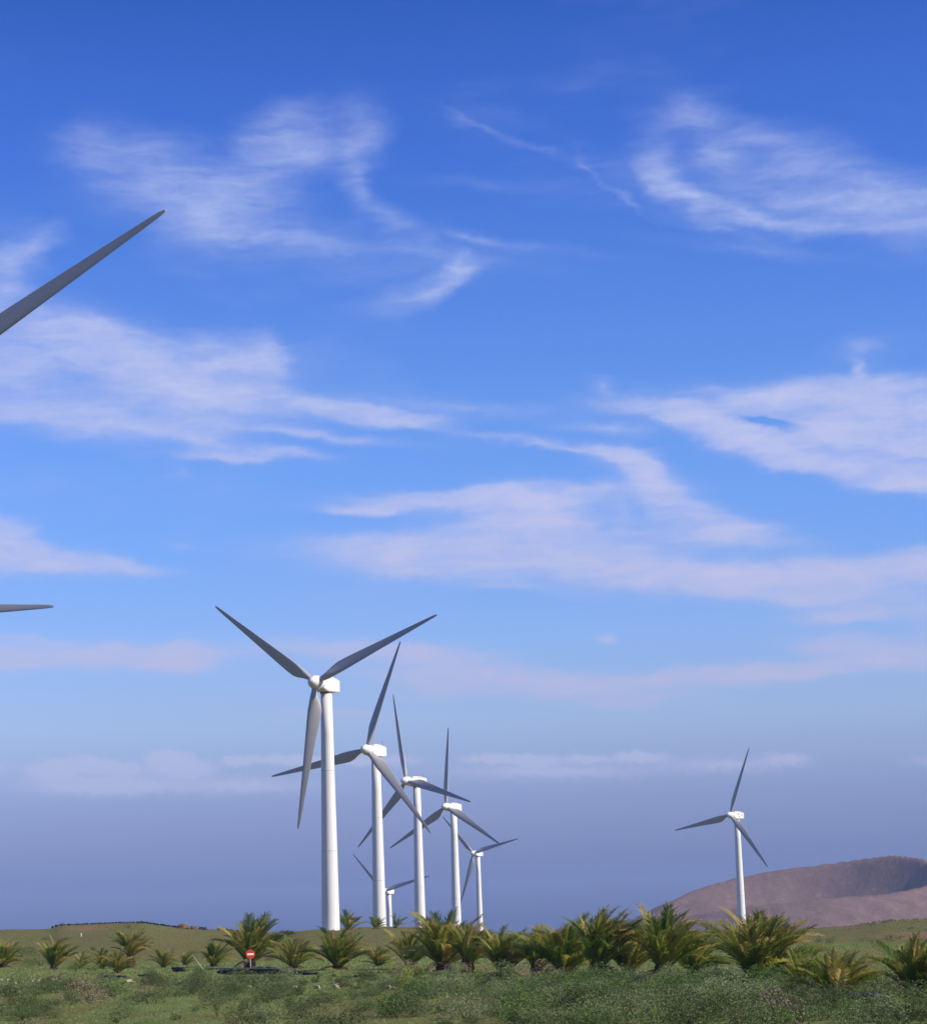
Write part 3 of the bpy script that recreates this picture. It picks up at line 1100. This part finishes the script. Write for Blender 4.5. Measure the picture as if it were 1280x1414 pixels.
for i, (px, py, rp, hp) in enumerate([(30, 1330, 26, 12), (55, 1334, 22, 12), (105, 1342, 16, 10), (130, 1342, 14, 9), (12, 1326, 18, 10)]):
    shrub_px(px, py, rp, hp, 'green', 'green_bush', 'lush green bush among the small palms below the ridge', 'lush bushes below the ridge')

placed = []


def free(x, y, r):
    for (a, b, c) in placed:
        if (a - x) ** 2 + (b - y) ** 2 < (.62 * (c + r)) ** 2:
            return False
    return True


# grey-green scrub: dense on one side of the plain, scattered on the other
q2 = random.Random(5)
cnt = {'dense': 0, 'scat': 0, 'band': 0}
tries = 0
while tries < 60000 and (cnt['dense'] < 175 or cnt['scat'] < 58 or cnt['band'] < 72):
    tries += 1
    d = math.sqrt(q2.uniform(62 ** 2, 150 ** 2))
    th = q2.uniform(-.225, .225)
    x, y = d * math.sin(th), d * math.cos(th)
    edge = 2.0 + 5 * noise.noise((d / 12, 0, 2))
    px, py = px_of((x, y, 0))
    r = q2.uniform(.5, 1.15)
    if x > edge - .02 * d + q2.gauss(0, 3.0) and d < 108 - 14 * smooth((x - 8) / 10):
        zone = 'dense'
    elif 104 < d < 137 and x < 4:
        zone = 'band'
        r *= 1.1
    elif x < edge and d < 108:
        zone = 'scat'
        if noise.noise((x / 5, y / 9, 9)) < -.05:
            continue
    else:
        continue
    if zone != 'dense':
        r *= .95 if zone == 'band' else .82
    lim = {'dense': 175, 'scat': 58, 'band': 72}[zone]
    if cnt[zone] >= lim or not free(x, y, r):
        continue
    placed.append((x, y, r))
    cnt[zone] += 1
    kind = q2.choices(['salt', 'green', 'brown', 'dark'], {'dense': [5, 3, .6, 2.5], 'band': [4, .5, 2.5, 3], 'scat': [2, 1, 1, 6]}[zone])[0]
    h = r * q2.uniform(.5, .95)
    lab = {
        ('dense', 'salt'): ('grey-green saltbush in the dense foreground scrub', 'saltbushes of the dense scrub'),
        ('dense', 'green'): ('fresh green bush mixed into the dense foreground scrub', 'green bushes of the dense scrub'),
        ('dense', 'brown'): ('dry brown bush in the dense foreground scrub', 'dry bushes of the dense scrub'),
        ('band', 'salt'): ('grey-green bush in the scrub band in front of the small palms', 'bushes of the scrub band'),
        ('band', 'green'): ('green bush in the scrub band in front of the small palms', 'green bushes of the scrub band'),
        ('band', 'brown'): ('dry brown bush in the scrub band in front of the small palms', 'dry bushes of the scrub band'),
        ('dense', 'dark'): ('dark olive bush in the dense foreground scrub', 'dark bushes of the dense scrub'),
        ('band', 'dark'): ('dark olive bush in the scrub band in front of the small palms', 'dark bushes of the scrub band'),
        ('scat', 'dark'): ('dark olive bush standing apart on the foreground grass', 'scattered dark bushes on the grass'),
        ('scat', 'salt'): ('grey-green bush standing apart on the foreground grass', 'scattered bushes on the grass'),
        ('scat', 'green'): ('green bush standing apart on the foreground grass', 'scattered green bushes on the grass'),
        ('scat', 'brown'): ('dry brown bush standing apart on the foreground grass', 'scattered dry bushes on the grass'),
    }[(zone, kind)]
    word = 'small' if r < .5 else ('knee-high' if h < .55 else 'broad tall')
    lab = (word + ' ' + lab[0], word + ' ' + lab[1])
    shrub(x, y, r, h, kind, {'salt': 'saltbush', 'green': 'green_bush', 'brown': 'dry_bush', 'dark': 'dark_bush'}[kind], lab[0], lab[1], rr=q2)
print('shrubs', cnt, tries)

# far bushes dotted over the meadow
q3 = random.Random(9)
for i in range(70):
    d = q3.uniform(215, 428)
    th = q3.choice([q3.uniform(-.21, -.02), q3.uniform(.12, .215)])
    x, y = d * math.sin(th), d * math.cos(th)
    kd = q3.choice(['salt', 'brown', 'green', 'brown'])
    lb = {'salt': 'grey-green', 'brown': 'brown', 'green': 'green'}[kd] + (' far bush dotted on the grassy ridge slope' if x < 0 else
                                                                          ' far bush dotted on the meadow below the hill')
    shrub(x, y, q3.uniform(.4, 1.0), q3.uniform(.25, .6), kd, 'meadow_bush', 'tiny ' + lb, lb.replace('bush', 'bushes'), False, q3)

# ------------------------------------------------------------------ ground cover (uncountable)
def tufts(n, dmin, dmax, thmax, size, blades, cond=None, seed=1, width=.018, power=.5):
    q = np.random.default_rng(seed)
    d = np.sqrt(q.uniform(dmin ** 2, dmax ** 2, n))
    th = q.uniform(-thmax, thmax, n)
    x, y = d * np.sin(th), d * np.cos(th)
    if cond is not None:
        k = cond(x, y, d, q)
        x, y, d = x[k], y[k], d[k]
        n = len(x)
    z = np.array([terrain(a, b) for a, b in zip(x, y)])
    s = size * q.uniform(.5, 1.4, n) * (d / 100) ** power
    P = np.repeat(np.stack([x, y, z], 1), blades, 0)
    S = np.repeat(s, blades)[:, None]
    m = len(P)
    off = q.normal(size=(m, 3)) * [.5, .5, 0] * S
    a = q.uniform(0, 2 * np.pi, m)
    w = np.stack([np.cos(a), np.sin(a), np.zeros(m)], 1) * width * (S / size) * 2
    tip = np.stack([q.normal(size=m) * .4 + .15, q.normal(size=m) * .4, q.uniform(.6, 1.1, m)], 1) * S
    V = np.empty((m * 3, 3))
    B = P + off - [0, 0, .02]
    V[0::3], V[1::3], V[2::3] = B - w, B + w, B + tip
    return V, np.arange(m * 3).reshape(m, 3)


V, F = tufts(60000, 60, 215, .235, .075, 6, seed=3, width=.010)
gr = ob('grass', mesh_from('grass', V, F, m_grass))
gr['kind'] = 'stuff'
gr['label'] = 'olive green grass tufts covering the plain'


m_straw = bush_mat('dry_grass_blades', [(.1, (.100, .105, .030)), (.5, (.165, .155, .050)), (1, (.24, .20, .080))])
V, F = tufts(9000, 215, 432, .225, .045, 5, seed=8, width=.012, power=.6)
dg = ob('dry_grass', mesh_from('dry_grass', V, F, m_straw))
dg['kind'] = 'stuff'
dg['label'] = 'dry olive pasture grass on the slopes behind the palms'


q = np.random.default_rng(21)
VV, FF, base_i = [], [], 0
m = 0
while m < 330:
    d = math.sqrt(q.uniform(60 ** 2, 112 ** 2))
    th = q.uniform(-.03, .235)
    x, y = d * math.sin(th), d * math.cos(th)
    if x < 3 + 5 * noise.noise((d / 7, 3, 1)) and q.random() < .75:
        continue
    r = q.uniform(.3, .7)
    V, F = leaf_cloud(q, 480, r, r, r * .62, .055, clump=6)
    V += [x, y, terrain(x, y) - .02]
    VV.append(V)
    m += 1
for _ in range(170):
    d = math.sqrt(q.uniform(62 ** 2, 140 ** 2))
    th = q.uniform(-.235, -.01)
    x, y = d * math.sin(th), d * math.cos(th)
    if d < 100 and q.random() < .8:
        continue
    r = q.uniform(.25, .6)
    V, F = leaf_cloud(q, 300, r, r, r * .55, .05, clump=5)
    V += [x, y, terrain(x, y) - .02]
    VV.append(V)
V = np.concatenate(VV)
scr = ob('low_scrub', mesh_from('low_scrub', V, np.arange(len(V)).reshape(-1, 3), m_salt))
scr['kind'] = 'stuff'
scr['label'] = 'matted low grey-green scrub filling the ground between the bushes'


# ------------------------------------------------------------------ stones and walls
def rock_mesh(name, seed, mat):
    b_ = bmesh.new()
    bmesh.ops.create_icosphere(b_, subdivisions=1, radius=.5)
    q_ = random.Random(seed)
    for v in b_.verts:
        v.co *= q_.uniform(.75, 1.2)
    return bm_mesh(name, b_, mat)


ROCK = [rock_mesh('pale_stone', i, m_rock) for i in range(5)]
q4 = random.Random(3)
STN = [(2, 1353), (10, 1353), (22, 1357), (32, 1356), (45, 1356), (55, 1354), (64, 1355), (72, 1353), (82, 1356), (112, 1357), (120, 1355), (149, 1354),
       (154, 1358), (178, 1355), (186, 1356), (202, 1357), (206, 1359), (236, 1357), (247, 1356), (407, 1364), (434, 1362), (440, 1364), (447, 1361),
       (459, 1357), (465, 1363), (537, 1364), (543, 1365), (563, 1366), (570, 1365), (598, 1364), (604, 1365), (616, 1363), (345, 1363)]
for px, py in STN:
    x, y, z = on_ground(px + q4.uniform(-2, 2), py + 2)
    s = q4.uniform(.16, .40)
    o = ob('pale_stone', ROCK[q4.randrange(5)], loc=(x, y, z + s * .1), rot=(q4.uniform(-.3, .3), q4.uniform(-.3, .3), q4.uniform(0, 6)))
    o.scale = (s * q4.uniform(1, 1.8), s, s * q4.uniform(.7, 1))
    tag(o, 'pale cream stone lying in the scrub in front of the palms', 'stone', 'pale stones in the scrub')


def stone_wall(name, pts, h, w, mat, label, cat, seed, step=.35, stone=.42, gap=0.):
    """loose stones stacked along a line, joined as one wall"""
    q_ = random.Random(seed)
    V, F = [], []
    base = bmesh.new()
    bmesh.ops.create_icosphere(base, subdivisions=1, radius=.5)
    bv_ = [v.co.copy() for v in base.verts]
    bf_ = [[v.index for v in f.verts] for f in base.faces]
    base.free()
    for (p0, p1, s0, s1) in zip(pts[:-1], pts[1:], h[:-1], h[1:]):
        L = math.hypot(p1[0] - p0[0], p1[1] - p0[1])
        n = max(1, int(L / step))
        for i in range(n):
            t = (i + .5) / n
            x, y = p0[0] + (p1[0] - p0[0]) * t, p0[1] + (p1[1] - p0[1]) * t
            hh = s0 + (s1 - s0) * t
            if q_.random() < gap:
                continue
            rows = max(1, int(round(hh / (stone * .7))))
            for r_ in range(rows):
                c = Vector((x + q_.uniform(-.1, .1), y + q_.uniform(-w, w) * .5, terrain(x, y) + (r_ + .5) * hh / rows))
                sc_ = [stone * q_.uniform(.9, 1.5), stone * q_.uniform(.9, 1.4), hh / rows * q_.uniform(.8, 1.7)]
                o0 = len(V)
                for v in bv_:
                    k = q_.uniform(.85, 1.15)
                    V.append(c + Vector((v.x * sc_[0] * k, v.y * sc_[1] * k, v.z * sc_[2] * k)))
                F += [[o0 + a for a in f_] for f_ in bf_]
    cx = sum(p[0] for p in pts) / len(pts)
    cy = sum(p[1] for p in pts) / len(pts)
    cz = terrain(cx, cy)
    me = mesh_from(name, [(v[0] - cx, v[1] - cy, v[2] - cz) for v in V], F, mat)
    return tag(ob(name, me, loc=(cx, cy, cz)), label, cat)


ridge_pts = [at_depth(px, 424) for px in (70, 100, 140, 190, 215, 247)]
stone_wall('dry_stone_wall', ridge_pts, [.4, .26, .22, .34, .22, .3], .5, m_lava, 'long thin dark dry-stone wall along the ridge crest', 'wall', 1, .35, .4)
ridge_pts = [at_depth(px, 424) for px in (262, 285)]
stone_wall('dry_stone_wall', ridge_pts, [.5, .5], .5, m_lava, 'short dark dry-stone wall stretch past the rusty rocks on the ridge', 'wall', 2, .35, .4)
ridge_pts = [at_depth(px, 424) for px in (300, 345)]
stone_wall('rubble_bank', ridge_pts, [.5, .4], .8, m_brownrock, 'tan rubble bank on the ridge behind the sign palm', 'rubble bank', 5, .3, .4, .3)
BR = [rock_mesh('boulder', 40 + i, m_brownrock) for i in range(3)]
for i, (px, dd, s) in enumerate([(250, 421, 1.3), (254, 420, 1.6), (260, 421, 1.1), (267, 419, 1.0), (271, 420, .8)]):
    x, y, z = at_depth(px, dd)
    o = ob('ridge_boulder', BR[i % 3], loc=(x, y, z + s * .2), rot=(0, 0, i))
    o.scale = (s * 1.3, s, s * .8)
    tag(o, 'rusty brown boulder in the heap on the ridge crest', 'boulder', 'rusty boulders on the ridge')
ridge_pts = [at_depth(px, 426) for px in (1150, 1195, 1240, 1290, 1340)]
stone_wall('rubble_bank', ridge_pts, [.12, .2, .2, .28, .2], 5.0, m_brownrock, 'dark uneven rubble line on the meadow crest below the hill', 'rubble bank', 6, .2, .26, .5)

# low black wall with a pale pipe along its top
a_ = on_ground(302, 1346)
b_ = on_ground(436, 1347)
wl = stone_wall('low_black_wall', [a_, ((a_[0] + b_[0]) / 2, (a_[1] + b_[1]) / 2 - .3), b_], [.30, .48, .16], .5, m_lava,
                'long low black stone wall with pale coping below the no-entry sign', 'wall', 3, .25, .34)


def bar(name, p0, p1, r, mat, parent=None, n=8):
    p0, p1 = Vector(p0), Vector(p1)
    me = lathe(name, [(r, 0), (r, (p1 - p0).length)], mat, n)
    M = Matrix.Translation(p0) @ (p1 - p0).to_track_quat('Z', 'Y').to_matrix().to_4x4()
    if parent is not None:
        M = Matrix.Translation(-parent.location) @ M
    return ob(name, me, parent, mtx=M)


bar('coping', (a_[0] - .9, a_[1] + .1, a_[2] + .44), (b_[0] - 1.2, b_[1] + .1, b_[2] + .38), .03, m_pipe, wl)
pp0 = on_ground(281, 1341)
dd = math.hypot(pp0[0], pp0[1])
pl = bar('slanting_pole', pp0, (pp0[0] - 15 * dd / FPX, pp0[1] + .3, pp0[2] + 20 * dd / FPX), .05, m_rock)
tag(pl, 'pale slanting pole stuck in the ground beside the low black wall', 'pole')
for px, py, wpx, hh, lab in [(248, 1343, 16, .40, 'short black stone block with a pale top beside the slanting pole'),
                             (161, 1351, 30, .18, 'low dark stone strip below the scruffy palm'),
                             (200, 1349, 15, .16, 'very short low dark stone strip below the trunked palm'),
                             (502, 1350, 20, .15, 'thin dark stone strip on grass near the low bushy palm'),
                             (1202, 1389, 48, .42, 'long dark boulder-like stone heap between two right-hand palms')]:
    p = on_ground(px - wpx / 2, py)
    k = on_ground(px + wpx / 2, py)
    stone_wall('stone_heap', [p, k], [hh, hh * .8], .4, m_greystone if px > 1000 else m_lava, lab.replace('right-hand ', 'spreading '), 'stones', int(px), .22, .32)

# white marker post on the ridge slope
d0 = ray(112, 1293)
x, y, z = at_depth(112, 330)
mk = ob('marker_post', None, loc=(x, y, z))
tag(mk, 'tiny white marker post on the grassy ridge slope', 'post')
ob('shaft', lathe('shaft', [(.07, -.2), (.07, .38), (.06, .42)], m_signw, 10), mk)
ob('cap', lathe('cap', [(.08, .42), (.08, .46), (.03, .48)], m_signw, 10), mk)

# ------------------------------------------------------------------ no-entry sign
x, y, z = on_ground(346, 1341)
sg = ob('no_entry_sign', None, loc=(x, y, z), rot=(0, 0, math.atan2(-x, y) + R(8)))
tag(sg, 'round red no-entry sign with white bar on a thin post', 'road sign')
ob('post', lathe('post', [(.045, -.2), (.045, 1.1)], m_galv, 10), sg, loc=(0, .05, 0))


def disc(name, r, y0, y1, mat, n=40):
    v = [(r * math.cos(2 * math.pi * i / n), yy, r * math.sin(2 * math.pi * i / n)) for yy in (y0, y1) for i in range(n)]
    f = [tuple(range(n)), tuple(range(2 * n - 1, n - 1, -1))] + [(i, n + i, n + (i + 1) % n, (i + 1) % n) for i in range(n)]
    return mesh_from(name, v, f, mat)


dk = ob('disc', disc('disc', .33, -.02, .0, m_red), sg, loc=(0, 0, 1.16))
ob('white_bar', box('white_bar', .46, .012, .13, m_signw, .004), dk, loc=(0, -.027, 0))
ob('bracket', box('bracket', .2, .03, .06, m_galv, .005), dk, loc=(0, .018, 0))

# ------------------------------------------------------------------ haze over the land
HAZE = True
if HAZE:
    hb = bmesh.new()
    bmesh.ops.create_cube(hb, size=1)
    bmesh.ops.scale(hb, vec=(12400, 12400, 172), verts=hb.verts)
    me = bpy.data.meshes.new('haze')
    hb.to_mesh(me)
    hb.free()
    m, q = material('haze_air')
    v_ = q.new('ShaderNodeVolumePrincipled')
    v_.inputs['Color'].default_value = (.55, .66, .95, 1)
    v_.inputs['Density'].default_value = .00008
    v_.inputs['Anisotropy'].default_value = .0
    o_ = q.new('ShaderNodeOutputMaterial')
    q.nt.links.new(v_.outputs[0], o_.inputs['Volume'])
    me.materials.append(m)
    hz = ob('haze', me, loc=(0, 0, 18))
    hz['kind'] = 'stuff'
    hz['label'] = 'pale blue dusty air over the plain'
